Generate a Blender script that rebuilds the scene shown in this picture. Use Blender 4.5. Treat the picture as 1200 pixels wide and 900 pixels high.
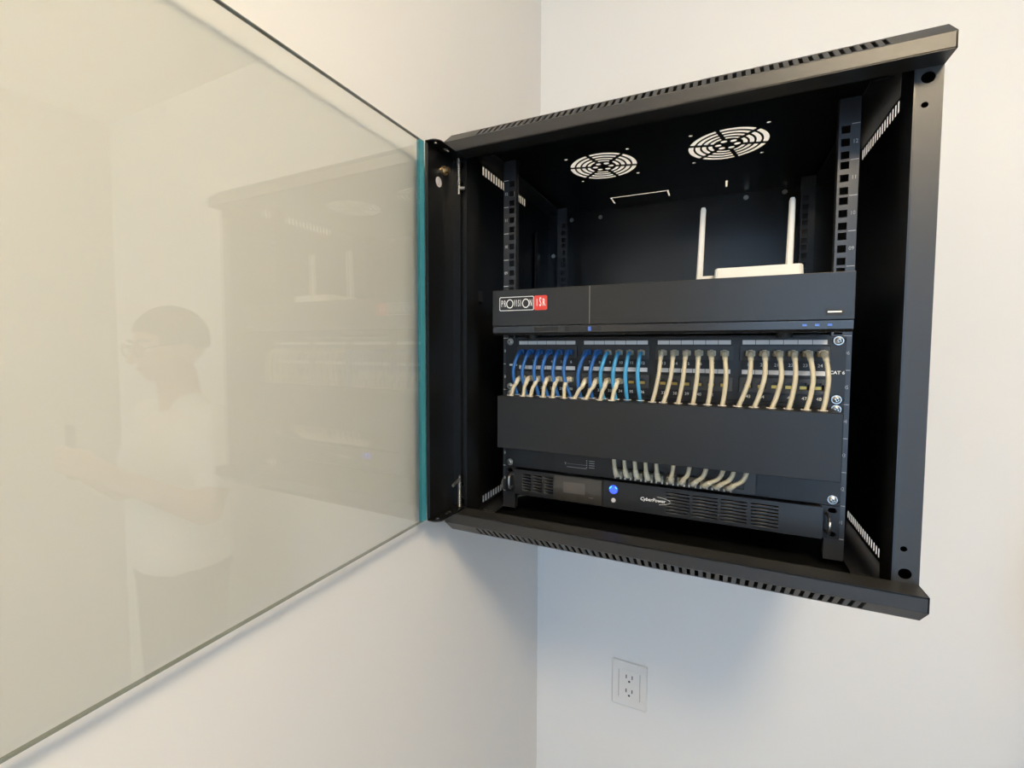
import bpy, bmesh, math, random
from mathutils import Vector, Matrix, Quaternion

for o in list(bpy.data.objects):
    bpy.data.objects.remove(o, do_unlink=True)
scene = bpy.context.scene
COL = scene.collection
rnd = random.Random(7)

# ------------------------------------------------------------------ camera
# distances below are millimetres: x along the rack front, y into the wall, z up;
# (0, 0, 0) is the middle of the rack's front plane at the foot of its lowest unit
S = 0.001
cam_d = bpy.data.cameras.new('camera')
cam = bpy.data.objects.new('camera', cam_d)
COL.objects.link(cam)
cam_d.sensor_fit = 'HORIZONTAL'
cam_d.sensor_width = 36.0
cam_d.lens = 527.2 / 1200 * 36.0
cam_d.shift_x = -0.8 / 1200
cam_d.shift_y = -15.6 / 1200
cam_d.clip_start = 0.01
F = Vector((-0.41219501, 0.90974998, -0.04950005))
R = Vector((0.91079374, 0.41284837, 0.00331636))
U = Vector((-0.02345307, 0.04371735, 0.99876862))
m = Matrix((R, U, -F)).transposed().to_4x4()
m.translation = Vector((89.914, -703.754, 249.091)) * S
cam.matrix_world = m
scene.camera = cam

# ------------------------------------------------------------------ sky, sun, exposure
world = bpy.data.worlds.new('sky')
scene.world = world
world.use_nodes = True
bg = world.node_tree.nodes['Background']
bg.inputs['Color'].default_value = (0.44, 0.68, 1.0, 1)
bg.inputs['Strength'].default_value = 8.6
sun_d = bpy.data.lights.new('sun', 'SUN')
sun_d.energy = 2.0
sun_d.angle = math.radians(0.6)
sun_d.color = (1.0, 0.93, 0.80)
sun = bpy.data.objects.new('sun', sun_d)
COL.objects.link(sun)
sun.rotation_euler = Vector((-0.25, 0.72, -0.80)).to_track_quat('-Z', 'Y').to_euler()

vs = scene.view_settings
vs.view_transform = 'Standard'
vs.look = 'None'
vs.gamma = 1.0
vs.use_curve_mapping = False
vs.exposure = -0.26

# ------------------------------------------------------------------ materials
def nodes_of(name):
    mt = bpy.data.materials.new(name)
    mt.use_nodes = True
    return mt, mt.node_tree, mt.node_tree.nodes['Principled BSDF']

def mat(name, col, rough=0.5, metal=0.0, spec=0.5, bump=0.0, bscale=900.0, var=0.0, vscale=40.0,
        emit=None, estr=0.0, stretch=None, coat=0.0):
    mt, nt, b = nodes_of(name)
    b.inputs['Base Color'].default_value = (*col, 1)
    b.inputs['Roughness'].default_value = rough
    b.inputs['Metallic'].default_value = metal
    b.inputs['Specular IOR Level'].default_value = spec
    b.inputs['Coat Weight'].default_value = coat
    if emit:
        b.inputs['Emission Color'].default_value = (*emit, 1)
        b.inputs['Emission Strength'].default_value = estr
    tc = nt.nodes.new('ShaderNodeTexCoord')
    mp = nt.nodes.new('ShaderNodeMapping')
    nt.links.new(tc.outputs['Object'], mp.inputs['Vector'])
    if stretch:
        mp.inputs['Scale'].default_value = stretch
    n = nt.nodes.new('ShaderNodeTexNoise')
    n.inputs['Scale'].default_value = vscale
    n.inputs['Detail'].default_value = 4
    nt.links.new(mp.outputs['Vector'], n.inputs['Vector'])
    r = nt.nodes.new('ShaderNodeMapRange')
    v = max(var, 0.03)
    r.inputs['To Min'].default_value = 1 - v
    r.inputs['To Max'].default_value = 1 + v
    nt.links.new(n.outputs['Fac'], r.inputs['Value'])
    mx = nt.nodes.new('ShaderNodeMix')
    mx.data_type = 'RGBA'
    mx.blend_type = 'MULTIPLY'
    mx.inputs['Factor'].default_value = 1
    mx.inputs['A'].default_value = (*col, 1)
    nt.links.new(r.outputs['Result'], mx.inputs['B'])
    nt.links.new(mx.outputs['Result'], b.inputs['Base Color'])
    if bump:
        n2 = nt.nodes.new('ShaderNodeTexNoise')
        n2.inputs['Scale'].default_value = bscale
        n2.inputs['Detail'].default_value = 3
        nt.links.new(mp.outputs['Vector'], n2.inputs['Vector'])
        bp = nt.nodes.new('ShaderNodeBump')
        bp.inputs['Strength'].default_value = bump
        bp.inputs['Distance'].default_value = 0.0006
        nt.links.new(n2.outputs['Fac'], bp.inputs['Height'])
        nt.links.new(bp.outputs['Normal'], b.inputs['Normal'])
    return mt

def glass_mat(name, tint, ior=1.5, rough=0.0):
    mt = bpy.data.materials.new(name)
    mt.use_nodes = True
    nt = mt.node_tree
    nt.nodes.clear()
    out = nt.nodes.new('ShaderNodeOutputMaterial')
    tr = nt.nodes.new('ShaderNodeBsdfTransparent')
    tr.inputs['Color'].default_value = (*tint, 1)
    gl = nt.nodes.new('ShaderNodeBsdfGlossy')
    gl.inputs['Roughness'].default_value = rough
    fr = nt.nodes.new('ShaderNodeFresnel')
    fr.inputs['IOR'].default_value = ior
    mx = nt.nodes.new('ShaderNodeMixShader')
    # thin pane: the rays go straight on, so both faces reflect like the outer one
    geo = nt.nodes.new('ShaderNodeNewGeometry')
    inv = nt.nodes.new('ShaderNodeMix')
    inv.data_type = 'FLOAT'
    inv.inputs['A'].default_value = ior
    inv.inputs['B'].default_value = 1.0 / ior
    nt.links.new(geo.outputs['Backfacing'], inv.inputs['Factor'])
    nt.links.new(inv.outputs['Result'], fr.inputs['IOR'])
    nt.links.new(fr.outputs['Fac'], mx.inputs['Fac'])
    nt.links.new(tr.outputs[0], mx.inputs[1])
    nt.links.new(gl.outputs[0], mx.inputs[2])
    nt.links.new(mx.outputs[0], out.inputs['Surface'])
    return mt

M = dict(
    wall=mat('white wall paint', (0.80, 0.785, 0.76), 0.75, spec=0.25, bump=0.12, bscale=260, var=0.015, vscale=3),
    shadedwall=mat('shaded wall paint', (0.45, 0.45, 0.43), 0.75, spec=0.25, bump=0.1, bscale=260),  # right wall: its weaker light is put into the colour as grey
    ceil=mat('white ceiling paint', (0.82, 0.80, 0.76), 0.85, spec=0.2, bump=0.1, bscale=200),
    floor=mat('darkened floor tile', (0.10, 0.09, 0.085), 0.45, var=0.06, vscale=6),  # unseen floor, toned dark so less light bounces onto the low walls
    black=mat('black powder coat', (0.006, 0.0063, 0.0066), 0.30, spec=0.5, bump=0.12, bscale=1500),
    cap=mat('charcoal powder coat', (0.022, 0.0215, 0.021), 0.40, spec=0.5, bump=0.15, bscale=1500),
    rail=mat('dark rail paint', (0.022, 0.023, 0.026), 0.35, spec=0.5, bump=0.05),
    dvr=mat('brushed dark metal', (0.013, 0.0122, 0.011), 0.33, metal=0.2, spec=0.5, bump=0.06, bscale=300,
            stretch=(1, 12, 12)),
    dvrlip=mat('dark lower fascia', (0.014, 0.013, 0.012), 0.25),
    panel=mat('charcoal panel paint', (0.0075, 0.0075, 0.0077), 0.42, spec=0.4, bump=0.05),
    module=mat('grey black plastic', (0.027, 0.026, 0.025), 0.45),
    hole=mat('port recess plastic', (0.006, 0.006, 0.006), 0.6),
    gold=mat('gold contacts', (0.55, 0.38, 0.10), 0.35, metal=0.8),
    strip=mat('white label strip', (0.72, 0.70, 0.68), 0.5),
    seam=mat('grey seam', (0.14, 0.135, 0.125), 0.4),
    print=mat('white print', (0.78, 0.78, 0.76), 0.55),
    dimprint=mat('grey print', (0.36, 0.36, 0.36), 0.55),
    red=mat('red logo enamel', (0.62, 0.045, 0.03), 0.4),
    steel=mat('zinc steel', (0.50, 0.50, 0.48), 0.36, metal=0.95),
    brass=mat('brass nut', (0.55, 0.40, 0.22), 0.3, metal=0.9),
    blue=mat('dark blue cable jacket', (0.018, 0.115, 0.36), 0.42),
    sky=mat('light blue cable jacket', (0.05, 0.30, 0.56), 0.4),
    beige=mat('beige cable jacket', (0.54, 0.475, 0.33), 0.45, var=0.05, vscale=300),
    boot=mat('beige plug boot', (0.62, 0.56, 0.42), 0.45),
    clear=mat('clear plug plastic', (0.30, 0.28, 0.22), 0.2),
    white=mat('white router plastic', (0.82, 0.80, 0.74), 0.4),
    plate=mat('white outlet plastic', (0.78, 0.755, 0.72), 0.35),
    slot=mat('outlet slot shadow plastic', (0.03, 0.028, 0.025), 0.6),
    lcd=mat('display window with film', (0.030, 0.027, 0.023), 0.16, var=0.35, vscale=60, coat=0.4),
    lcdlight=mat('display glass', (0.075, 0.068, 0.06), 0.2),
    ups=mat('black bezel plastic', (0.008, 0.008, 0.0085), 0.4),
    upsgroove=mat('vent slot plastic', (0.003, 0.003, 0.003), 0.7),
    bluelight=mat('lit blue power button', (0.05, 0.12, 0.8), 0.3, emit=(0.03, 0.07, 1.0), estr=1.3),
    bluespark=mat('lit blue ring', (0.05, 0.3, 0.9), 0.3, emit=(0.04, 0.25, 1.0), estr=5.0),
    blueled=mat('small blue led', (0.05, 0.12, 0.40), 0.3, emit=(0.08, 0.20, 1.0), estr=0.18),
    teal=mat('teal glass edge', (0.05, 0.27, 0.33), 0.2),
    edge=mat('ground glass edge', (0.22, 0.24, 0.22), 0.3),
    sticker=mat('pale round sticker', (0.60, 0.56, 0.55), 0.5),
    lamp=mat('lamp diffuser', (0.9, 0.9, 0.85), 0.5, emit=(1.0, 0.81, 0.54), estr=72.0),
    skin=mat('skin', (0.46, 0.28, 0.19), 0.5, var=0.06, vscale=30),
    shirt=mat('pale shirt cotton', (0.74, 0.73, 0.70), 0.85, bump=0.1, bscale=700),
    trousers=mat('dark trousers', (0.05, 0.055, 0.07), 0.85, bump=0.1, bscale=700),
    shoe=mat('dark shoe leather', (0.03, 0.025, 0.02), 0.5),
    hair=mat('short dark hair', (0.018, 0.013, 0.010), 0.6, bump=0.5, bscale=250),
    frame=mat('dark spectacle frame', (0.02, 0.02, 0.02), 0.3),
    eye=mat('eye', (0.75, 0.73, 0.70), 0.2),
    iris=mat('dark iris', (0.03, 0.018, 0.01), 0.2),
    lip=mat('lips', (0.36, 0.16, 0.12), 0.5),
    phone=mat('dark phone glass', (0.01, 0.01, 0.012), 0.12),
    glass=glass_mat('clear tempered glass', (0.965, 0.97, 0.955), 1.72),
    lens=glass_mat('spectacle lens', (0.96, 0.96, 0.96), 1.4),
    alu=mat('white window frame', (0.75, 0.75, 0.75), 0.4),
)

# ------------------------------------------------------------------ mesh helpers (all in mm)
WL = {}

def wl(p):
    return WL.get(p.name, Vector((0, 0, 0))) if p else Vector((0, 0, 0))

def finish(name, bm, mt, parent=None, smooth=False, center=None):
    """one mesh object from a bmesh in mm world coordinates"""
    if center is None:
        lo = Vector((min(v.co[i] for v in bm.verts) for i in range(3)))
        hi = Vector((max(v.co[i] for v in bm.verts) for i in range(3)))
        c = (lo + hi) / 2
    else:
        c = Vector(center)
    for v in bm.verts:
        v.co = (v.co - c) * S
    me = bpy.data.meshes.new(name)
    bm.to_mesh(me)
    bm.free()
    if smooth:
        me.polygons.foreach_set('use_smooth', [True] * len(me.polygons))
    for x in (mt if isinstance(mt, (list, tuple)) else [mt]):
        me.materials.append(M[x] if isinstance(x, str) else x)
    o = bpy.data.objects.new(name, me)
    COL.objects.link(o)
    if parent:
        o.parent = parent
    o.location = (c - wl(parent)) * S
    WL[o.name] = c
    return o

def again(proto, c, parent=None, name=None):
    """another object sharing the mesh of proto, centred at c (mm)"""
    o = bpy.data.objects.new(name or proto.name.split('.')[0], proto.data)
    COL.objects.link(o)
    c = Vector(c)
    if parent:
        o.parent = parent
    o.location = (c - wl(parent)) * S
    WL[o.name] = c
    return o

def thing(name, label, cat, loc, group=None, parent=None):
    o = bpy.data.objects.new(name, None)
    o.empty_display_size = 0.02
    COL.objects.link(o)
    c = Vector(loc)
    if parent:
        o.parent = parent
    o.location = (c - wl(parent)) * S
    WL[o.name] = c
    if label:
        tag(o, label, cat, group)
    return o

def tag(o, label, cat, group=None):
    o['label'] = label
    o['category'] = cat
    if group:
        o['group'] = group
    return o

def box(bm, x0, x1, y0, y1, z0, z1, bev=0.0, seg=1):
    vs_ = [bm.verts.new((x, y, z)) for x in (x0, x1) for y in (y0, y1) for z in (z0, z1)]
    fs = [bm.faces.new([vs_[i] for i in f]) for f in
          ((0, 1, 3, 2), (4, 6, 7, 5), (0, 4, 5, 1), (2, 3, 7, 6), (0, 2, 6, 4), (1, 5, 7, 3))]
    bmesh.ops.recalc_face_normals(bm, faces=fs)
    if bev:
        es = list({e for f in fs for e in f.edges})
        bmesh.ops.bevel(bm, geom=es, offset=bev, segments=seg, affect='EDGES', profile=0.5)

def bx(x0, x1, y0, y1, z0, z1, bev=0.0, seg=1):
    bm = bmesh.new()
    box(bm, x0, x1, y0, y1, z0, z1, bev, seg)
    return bm

def cyl(bm, p0, p1, r0, r1=None, n=16, caps=True):
    p0, p1 = Vector(p0), Vector(p1)
    r1 = r0 if r1 is None else r1
    d = (p1 - p0).normalized()
    a = d.orthogonal().normalized()
    b = d.cross(a)
    rings = []
    for p, r in ((p0, r0), (p1, r1)):
        rings.append([bm.verts.new(p + (a * math.cos(t) + b * math.sin(t)) * r)
                      for t in (2 * math.pi * k / n for k in range(n))])
    for k in range(n):
        bm.faces.new((rings[0][k], rings[0][(k + 1) % n], rings[1][(k + 1) % n], rings[1][k]))
    if caps:
        bm.faces.new(rings[0][::-1])
        bm.faces.new(rings[1])

def tube(bm, pts, r, n=8):
    pts = [Vector(p) for p in pts]
    rad = r if isinstance(r, (list, tuple)) else [r] * len(pts)
    t = (pts[1] - pts[0]).normalized()
    a = t.orthogonal().normalized()
    rings = []
    for i, p in enumerate(pts):
        if i == 0:
            t2 = t
        elif i == len(pts) - 1:
            t2 = (pts[i] - pts[i - 1]).normalized()
        else:
            t2 = (pts[i + 1] - pts[i - 1]).normalized()
        a = (a - t2 * a.dot(t2)).normalized()
        b = t2.cross(a)
        rings.append([bm.verts.new(p + (a * math.cos(q) + b * math.sin(q)) * rad[i])
                      for q in (2 * math.pi * k / n for k in range(n))])
    for r0, r1 in zip(rings, rings[1:]):
        for k in range(n):
            bm.faces.new((r0[k], r0[(k + 1) % n], r1[(k + 1) % n], r1[k]))
    bm.faces.new(rings[0][::-1])
    bm.faces.new(rings[-1])

def spline(ctrl, n=8):
    c = [Vector(p) for p in ctrl]
    c = [c[0] * 2 - c[1]] + c + [c[-1] * 2 - c[-2]]
    out = []
    for i in range(1, len(c) - 2):
        p0, p1, p2, p3 = c[i - 1:i + 3]
        for k in range(n):
            t = k / n
            out.append(0.5 * ((2 * p1) + (p2 - p0) * t + (2 * p0 - 5 * p1 + 4 * p2 - p3) * t * t
                              + (3 * p1 - p0 - 3 * p2 + p3) * t ** 3))
    out.append(c[-2])
    return out

def prism(bm, prof, x0, x1):
    """profile in (y, z) swept along x"""
    a = [bm.verts.new((x0, y, z)) for y, z in prof]
    b = [bm.verts.new((x1, y, z)) for y, z in prof]
    fs = [bm.faces.new(a), bm.faces.new(b[::-1])]
    n = len(prof)
    for k in range(n):
        fs.append(bm.faces.new((a[k], b[k], b[(k + 1) % n], a[(k + 1) % n])))
    bmesh.ops.recalc_face_normals(bm, faces=fs)

def rect(x0, x1, y0, y1):
    return [(x0, y0), (x1, y0), (x1, y1), (x0, y1)]

def rrect(x0, x1, y0, y1, r, n=5):
    out = []
    for cx, cy, a0 in ((x1 - r, y0 + r, -90), (x1 - r, y1 - r, 0), (x0 + r, y1 - r, 90), (x0 + r, y0 + r, 180)):
        for k in range(n + 1):
            a = math.radians(a0 + 90 * k / n)
            out.append((cx + r * math.cos(a), cy + r * math.sin(a)))
    return out

def circ(cx, cy, r, n=20, ry=None):
    return [(cx + r * math.cos(2 * math.pi * k / n), cy + (ry or r) * math.sin(2 * math.pi * k / n)) for k in range(n)]

def sheet(loops, th, to3):
    """flat plate with holes: first loop the outline, the others holes; to3 maps (u, v, w) to mm"""
    cu = bpy.data.curves.new('outline', 'CURVE')
    cu.dimensions = '2D'
    cu.fill_mode = 'BOTH'
    cu.extrude = th / 2
    for lp in loops:
        sp = cu.splines.new('POLY')
        sp.points.add(len(lp) - 1)
        for p, (u, v) in zip(sp.points, lp):
            p.co = (u, v, 0, 1)
        sp.use_cyclic_u = True
    ob = bpy.data.objects.new('outline', cu)
    me = bpy.data.meshes.new_from_object(ob)
    bm = bmesh.new()
    bm.from_mesh(me)
    for v in bm.verts:
        v.co = Vector(to3(v.co.x, v.co.y, v.co.z + th / 2))
    bmesh.ops.remove_doubles(bm, verts=bm.verts, dist=0.01)
    bmesh.ops.recalc_face_normals(bm, faces=bm.faces)
    bpy.data.objects.remove(ob)
    bpy.data.curves.remove(cu)
    bpy.data.meshes.remove(me)
    return bm

def front(y):                       # plate standing in the rack plane, thickness towards the wall
    return lambda u, v, w: (u, y + w, v)

def text_bm(body, size, x, y, z, sx=1.0, shear=0.0, align='CENTER', bold=0.0):
    """raised print facing the room (-y), baseline middle at (x, z)"""
    cu = bpy.data.curves.new('text', 'FONT')
    cu.body = body
    cu.size = size
    cu.align_x = align
    cu.align_y = 'CENTER'
    cu.shear = shear
    cu.offset = bold
    cu.extrude = 0.08
    cu.resolution_u = 2
    ob = bpy.data.objects.new('text', cu)
    me = bpy.data.meshes.new_from_object(ob)
    bm = bmesh.new()
    bm.from_mesh(me)
    for v in bm.verts:
        v.co = Vector((x + v.co.x * sx, y - v.co.z, z + v.co.y))
    bpy.data.objects.remove(ob)
    bpy.data.curves.remove(cu)
    bpy.data.meshes.remove(me)
    return bm

def merge(bm, other):
    me = bpy.data.meshes.new('tmp')
    other.to_mesh(me)
    other.free()
    bm.from_mesh(me)
    bpy.data.meshes.remove(me)

def struct(name, bm, mt, parent=None):
    o = finish(name, bm, mt, parent)
    o['kind'] = 'structure'
    return o

# ------------------------------------------------------------------ the room
XL, XR, YB, YF, ZF, ZC = -326, 1840, 378, -3000, -1380, 1250
struct('floor', bx(XL - 100, XR + 100, YF - 100, YB + 100, ZF - 60, ZF), 'floor')
struct('ceiling', bx(XL - 100, XR + 100, YF - 100, YB + 100, ZC, ZC + 60), 'ceil')
struct('wall_back', bx(XL - 100, XR + 100, YB, YB + 100, ZF, ZC), 'wall')
struct('wall_left', bx(XL - 100, XL, YF - 100, YB, ZF, ZC), 'wall')
struct('wall_right', bx(XR, XR + 100, YF - 100, YB, ZF, ZC), 'shadedwall')
# front wall, behind the camera: a high window and, to its right, a glazed door opening
WIN = ((150, 1500, 300, 1050), (650, 1500, -1330, 220))
struct('wall_front', sheet([rect(XL, XR, ZF, ZC)] + [rect(*w) for w in WIN], 100, front(YF - 100)), 'wall')
for nm, (x0, x1, z0, z1) in zip(('window_1', 'door_1'), WIN):
    bm = bmesh.new()
    for a in ((x0, x0 + 45, z0, z1), (x1 - 45, x1, z0, z1), ((x0 + x1) / 2 - 22, (x0 + x1) / 2 + 22, z0, z1),
              (x0, x1, z0, z0 + 45), (x0, x1, z1 - 45, z1)):
        box(bm, a[0], a[1], YF - 75, YF - 35, a[2], a[3])
    struct(nm, bm, 'alu')

# round lamp on the ceiling
LX, LY = 600, -1150
lamp = thing('ceiling_lamp', 'round white dome lamp on the ceiling in front of the cabinet', 'lamp', (LX, LY, ZC))
bm = bmesh.new(); cyl(bm, (LX, LY, ZC), (LX, LY, ZC - 15), 120, 120, 40)
finish('lamp_base', bm, 'white', lamp)
bm = bmesh.new()
bmesh.ops.create_uvsphere(bm, u_segments=32, v_segments=16, radius=1, matrix=Matrix.Translation((LX, LY, ZC - 90)) @ Matrix.Diagonal((210, 210, 75, 1)))
finish('lamp_diffuser', bm, 'lamp', lamp, smooth=True)

# ------------------------------------------------------------------ the cabinet
cab = thing('wall_cabinet', 'black wall-mounted network cabinet with its glass door swung open', 'cabinet', (0, YB, 265))
ZT, ZB, XS, Y0, Y1 = 576, -42, 300, -75, 372

# top panel with two fan grilles and the knock-out slits at the back
holes = []
for cx, cy in ((-104, 116), (98, 110)):
    for r0, r1 in ((51, 58.5), (41, 48), (31.5, 38), (22.5, 28.5)):
        for k in range(6):
            g0 = 2.6 / r0
            a0, a1 = k * math.pi / 3 + 0.26 + g0, (k + 1) * math.pi / 3 + 0.26 - g0
            n = 8
            lp = [(cx + r1 * math.cos(a0 + (a1 - a0) * i / n), cy + r1 * math.sin(a0 + (a1 - a0) * i / n)) for i in range(n + 1)]
            lp += [(cx + r0 * math.cos(a1 - (a1 - a0) * i / n), cy + r0 * math.sin(a1 - (a1 - a0) * i / n)) for i in range(n + 1)]
            holes.append(lp)
    for k in range(6):
        a = k * math.pi / 3 + 0.1
        holes.append(circ(cx + 14 * math.cos(a), cy + 14 * math.sin(a), 5.0, 12))
    for sx in (-1, 1):
        for sy in (-1, 1):
            holes.append(circ(cx + sx * 52.5, cy + sy * 55, 3.1, 10))
holes.append([(-129, 333), (-129, 288), (-8.5, 288), (-8.5, 328), (-12, 328), (-12, 295), (-125.5, 295), (-125.5, 333)])
holes.append(rect(98, 101.5, 278, 318))
holes.append(rect(0, 94, 285, 285.8))
finish('top_panel', sheet([rect(-XS + 0.7, XS - 0.7, Y0 + 1, Y1)] + holes, 0.9, lambda u, v, w: (u, v, ZT + w)), 'black', cab)
finish('bottom_panel', bx(-XS + 0.7, XS - 0.7, Y0 + 1, Y1, ZB, ZB + 1.6), 'black', cab)
finish('back_panel', bx(-XS + 0.7, XS - 0.7, Y1 - 1.6, Y1, ZB + 1.6, ZT), 'black', cab)

# side panels with the two rows of upright vent slots
for sx in (-1, 1):
    hs = []
    for k in range(19):
        y = 22 + k * 10.6
        hs.append(rect(y, y + 6.6, ZT - 17, ZT - 1.5))
        hs.append(rect(y, y + 6.6, ZB + 5, ZB + 18))
    p = finish('side_panel', sheet([rect(Y0, Y1, ZB, ZT + 1.6)] + hs, 0.7,
               lambda u, v, w, sx=sx: (sx * (XS - w), u, v)), 'black', cab)
    # pressed rib and flange
    finish('panel_rib', bx(*sorted((sx * (XS - 1.6), sx * (XS - 10))), 268, 290, ZB + 30, ZT - 60, 3), 'black', p)

# front corner posts with their hinge holes
for sx in (-1, 1):
    hs = [circ(sx * 287, 537, 6.2), circ(sx * 285, 509, 3.2), circ(sx * 287, -1, 6.2), circ(sx * 285, 27, 3.2)]
    p = finish('corner_post', sheet([rect(*sorted((sx * 277, sx * 299.8)), ZB + 2, ZT)] + hs, 2, front(Y0 - 1)), 'cap' if sx > 0 else 'black', cab)  # right post gets the lighter coat to stand for light falling on it
    finish('post_return', bx(*sorted((sx * 275.2, sx * 277)), Y0 - 1, Y0 + 38, ZB + 2, ZT), 'black', p)

# top and bottom bumpers: sheet-metal with a slotted sloping face
def bumper(zf0, zf1, zs, name):
    """front face between zf0 and zf1, the slope runs back from zf1 to zs"""
    yf, yb = -105, -82
    t = 1.6
    bm = bx(-299.5, 299.5, yf, yf + t, min(zf0, zf1), max(zf0, zf1), 0.5, 2)
    o = finish(name, bm, 'cap', cab)
    n = 52
    hs = []
    for k in range(n):
        x = -243 + k * (488 / (n - 1))
        hs.append(rect(x - 2.2, x + 2.2, 3.2, 27.6))
    ln = math.hypot(yb - yf, zs - zf1)
    dy, dz = (yb - yf) / ln, (zs - zf1) / ln
    sg = 1 if zs > zf1 else -1
    f3 = lambda u, v, w: (u, yf + dy * v + abs(dz) * w, zf1 + dz * v - sg * abs(dy) * w)
    finish('slotted_face', sheet([rect(-299.5, 299.5, 0, ln)] + hs, t, f3), 'cap', o)
    lo, hi = sorted((zs - sg * 1.6, zs))
    finish('bumper_rear', bx(-299.5, 299.5, yb, Y0 + 25, lo, hi), 'cap', o)
    lo, hi = sorted((zf0, zf0 + sg * 1.6))
    finish('bumper_lip', bx(-299.5, 299.5, yf, Y0 - 1.2, lo, hi), 'cap', o)
    for sx in (-1, 1):
        bm = bmesh.new()
        prism(bm, [(yf, zf0), (yf, zf1), (yb, zs), (Y0 - 1.2, zs), (Y0 - 1.2, zf0)],
              *sorted((sx * 298, sx * 299.5)))
        finish('end_cap', bm, 'cap', o)
    return o
bumper(547, 564, 584, 'top_bumper')
bumper(-11, -28, -48, 'bottom_bumper')
# inner header and sill closing the body above and below the opening
finish('header', bx(-275, 275, Y0 - 1, Y0 + 1, 552, ZT), 'black', cab)
finish('sill', bx(-275, 275, Y0 - 1, Y0 + 1, ZB + 2, -16), 'black', cab)

# rack rails with square holes, tick marks and unit numbers
UN = 44.45
def rail(sx, y, z0, z1, front_rail=True):
    # a ladder of two edge bars and the rungs between the square holes
    bm = bmesh.new()
    xi, xo = 232.5 - 4.7, 232.5 + 4.7
    box(bm, *sorted((sx * 225, sx * xi)), y, y + 1.8, z0, z1)
    box(bm, *sorted((sx * xo, sx * 247.5)), y, y + 1.8, z0, z1)
    zz = [z0]
    for n in range(12):
        for dz in (6.35, 22.25, 38.1):
            zz += [n * UN + dz - 4.7, n * UN + dz + 4.7]
    zz.append(z1)
    for k in range(0, len(zz), 2):
        box(bm, *sorted((sx * xi, sx * xo)), y, y + 1.8, zz[k], zz[k + 1])
    o = finish('rack_rail', bm, 'rail', cab)
    finish('rail_leg', bx(*sorted((sx * 246, sx * 247.5)), y + 1.8, y + 38, z0, z1), 'rail', o)
    finish('rail_edge', bx(*sorted((sx * 225, sx * 226.4)), y + 1.8, y + 12, z0, z1), 'rail', o)
    if front_rail:
        bm = bmesh.new()
        for n in range(13):
            box(bm, *sorted((sx * 238.5, sx * 247.3)), y - 0.15, y, n * UN - 0.45, n * UN + 0.45)
        for n in range(1, 13):
            merge(bm, text_bm('%02d' % n if n < 10 else str(n), 7.0, sx * 242.8, y - 0.1, (n - 0.5) * UN, sx=0.85))
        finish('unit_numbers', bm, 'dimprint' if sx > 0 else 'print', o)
    return o
for sx in (-1, 1):
    rail(sx, 2, -29, 566)
    rail(sx, 285, -29, 566, False)
    for z in (566, -31):
        finish('rail_bracket', bx(*sorted((sx * 249, sx * 271)), -28, 335, z, z + 2), 'rail', cab)

# zinc bolts on the back panel and the side
bm = bmesh.new()
cyl(bm, (0, 0, 0), (0, -2.5, 0), 5.2, 4.2, 16)
bolt = finish('bolt', bm, 'steel', cab, center=(0, 0, 0))
bolt.location = (Vector((-240, Y1 - 1.6, 562)) - wl(cab)) * S
for x, z in ((-169, 561), (138, 566), (208, 568), (-104, 566), (60, 560)):
    if abs(x) in (104, 60):
        continue
    again(bolt, (x, Y1 - 1.6, z), cab)
again(bolt, (-272, 330, 470), cab)
# cage latch block on the left side wall
finish('panel_clip', bx(-299, -292, -12, 10, 330, 350, 1), 'rail', cab)

# --- glass door, open a quarter turn and lying along the left wall
door = thing('glass_door', None, None, (-300, -82, 269), parent=cab)
door['label'] = 'frameless clear glass door on a black hinge strip'
finish('glass_pane', bx(-308, -303, -690, -165, -7, 545), 'glass', door)
finish('glass_edge', bx(-308, -303, -165, -154.5, -7, 545), 'teal', door)
finish('glass_edge', bx(-308, -303, -690, -154.5, 545, 545.9), 'edge', door)
finish('glass_edge', bx(-308, -303, -690, -154.5, -7.9, -7), 'edge', door)
finish('hinge_strip', bx(-302.8, -301, -152, -80, -9, 547), 'black', door)
finish('strip_fold', bx(-301, -288, -82, -80, -4, 542), 'black', door)
finish('strip_fold', bx(-301, -296, -155, -153.5, -4, 542), 'black', door)
for z0 in (545.2, -9):
    lp = [(-301, -153), (-301, -80), (-282, -80), (-282, -92)]
    lp = [(-301, -154), (-292, -154)] + [(-292 + 12 * math.sin(a), -142 - 12 * math.cos(a)) for a in (0.3, 0.7, 1.1, 1.5)] + [(-280, -80), (-301, -80)]
    finish('strip_flange', sheet([lp, circ(-291, -143, 3.0, 12), circ(-290, -117, 3.6, 14, 7.5)], 1.8,
           lambda u, v, w, z0=z0: (u, v, z0 + w)), 'black', door)
bm = bmesh.new(); cyl(bm, (-301, -108, 520), (-297.5, -108, 520), 7, 7, 18)
cyl(bm, (-297.5, -108, 520), (-291, -108, 520), 4.6, 4.6, 6)
finish('hinge_nut', bm, 'brass', door)
bm = bmesh.new(); cyl(bm, (-301, -121, 499), (-300.7, -121, 499), 7.5, 7.5, 24)
st = finish('sticker', bm, 'sticker', door)
bm = bmesh.new()
tube(bm, spline([(-300.6, -123, 503), (-300.6, -118, 502), (-300.6, -120, 498), (-300.6, -123, 495), (-300.6, -118, 495)], 4), 0.35, 5)
finish('sticker_mark', bm, 'dimprint', st)
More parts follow.
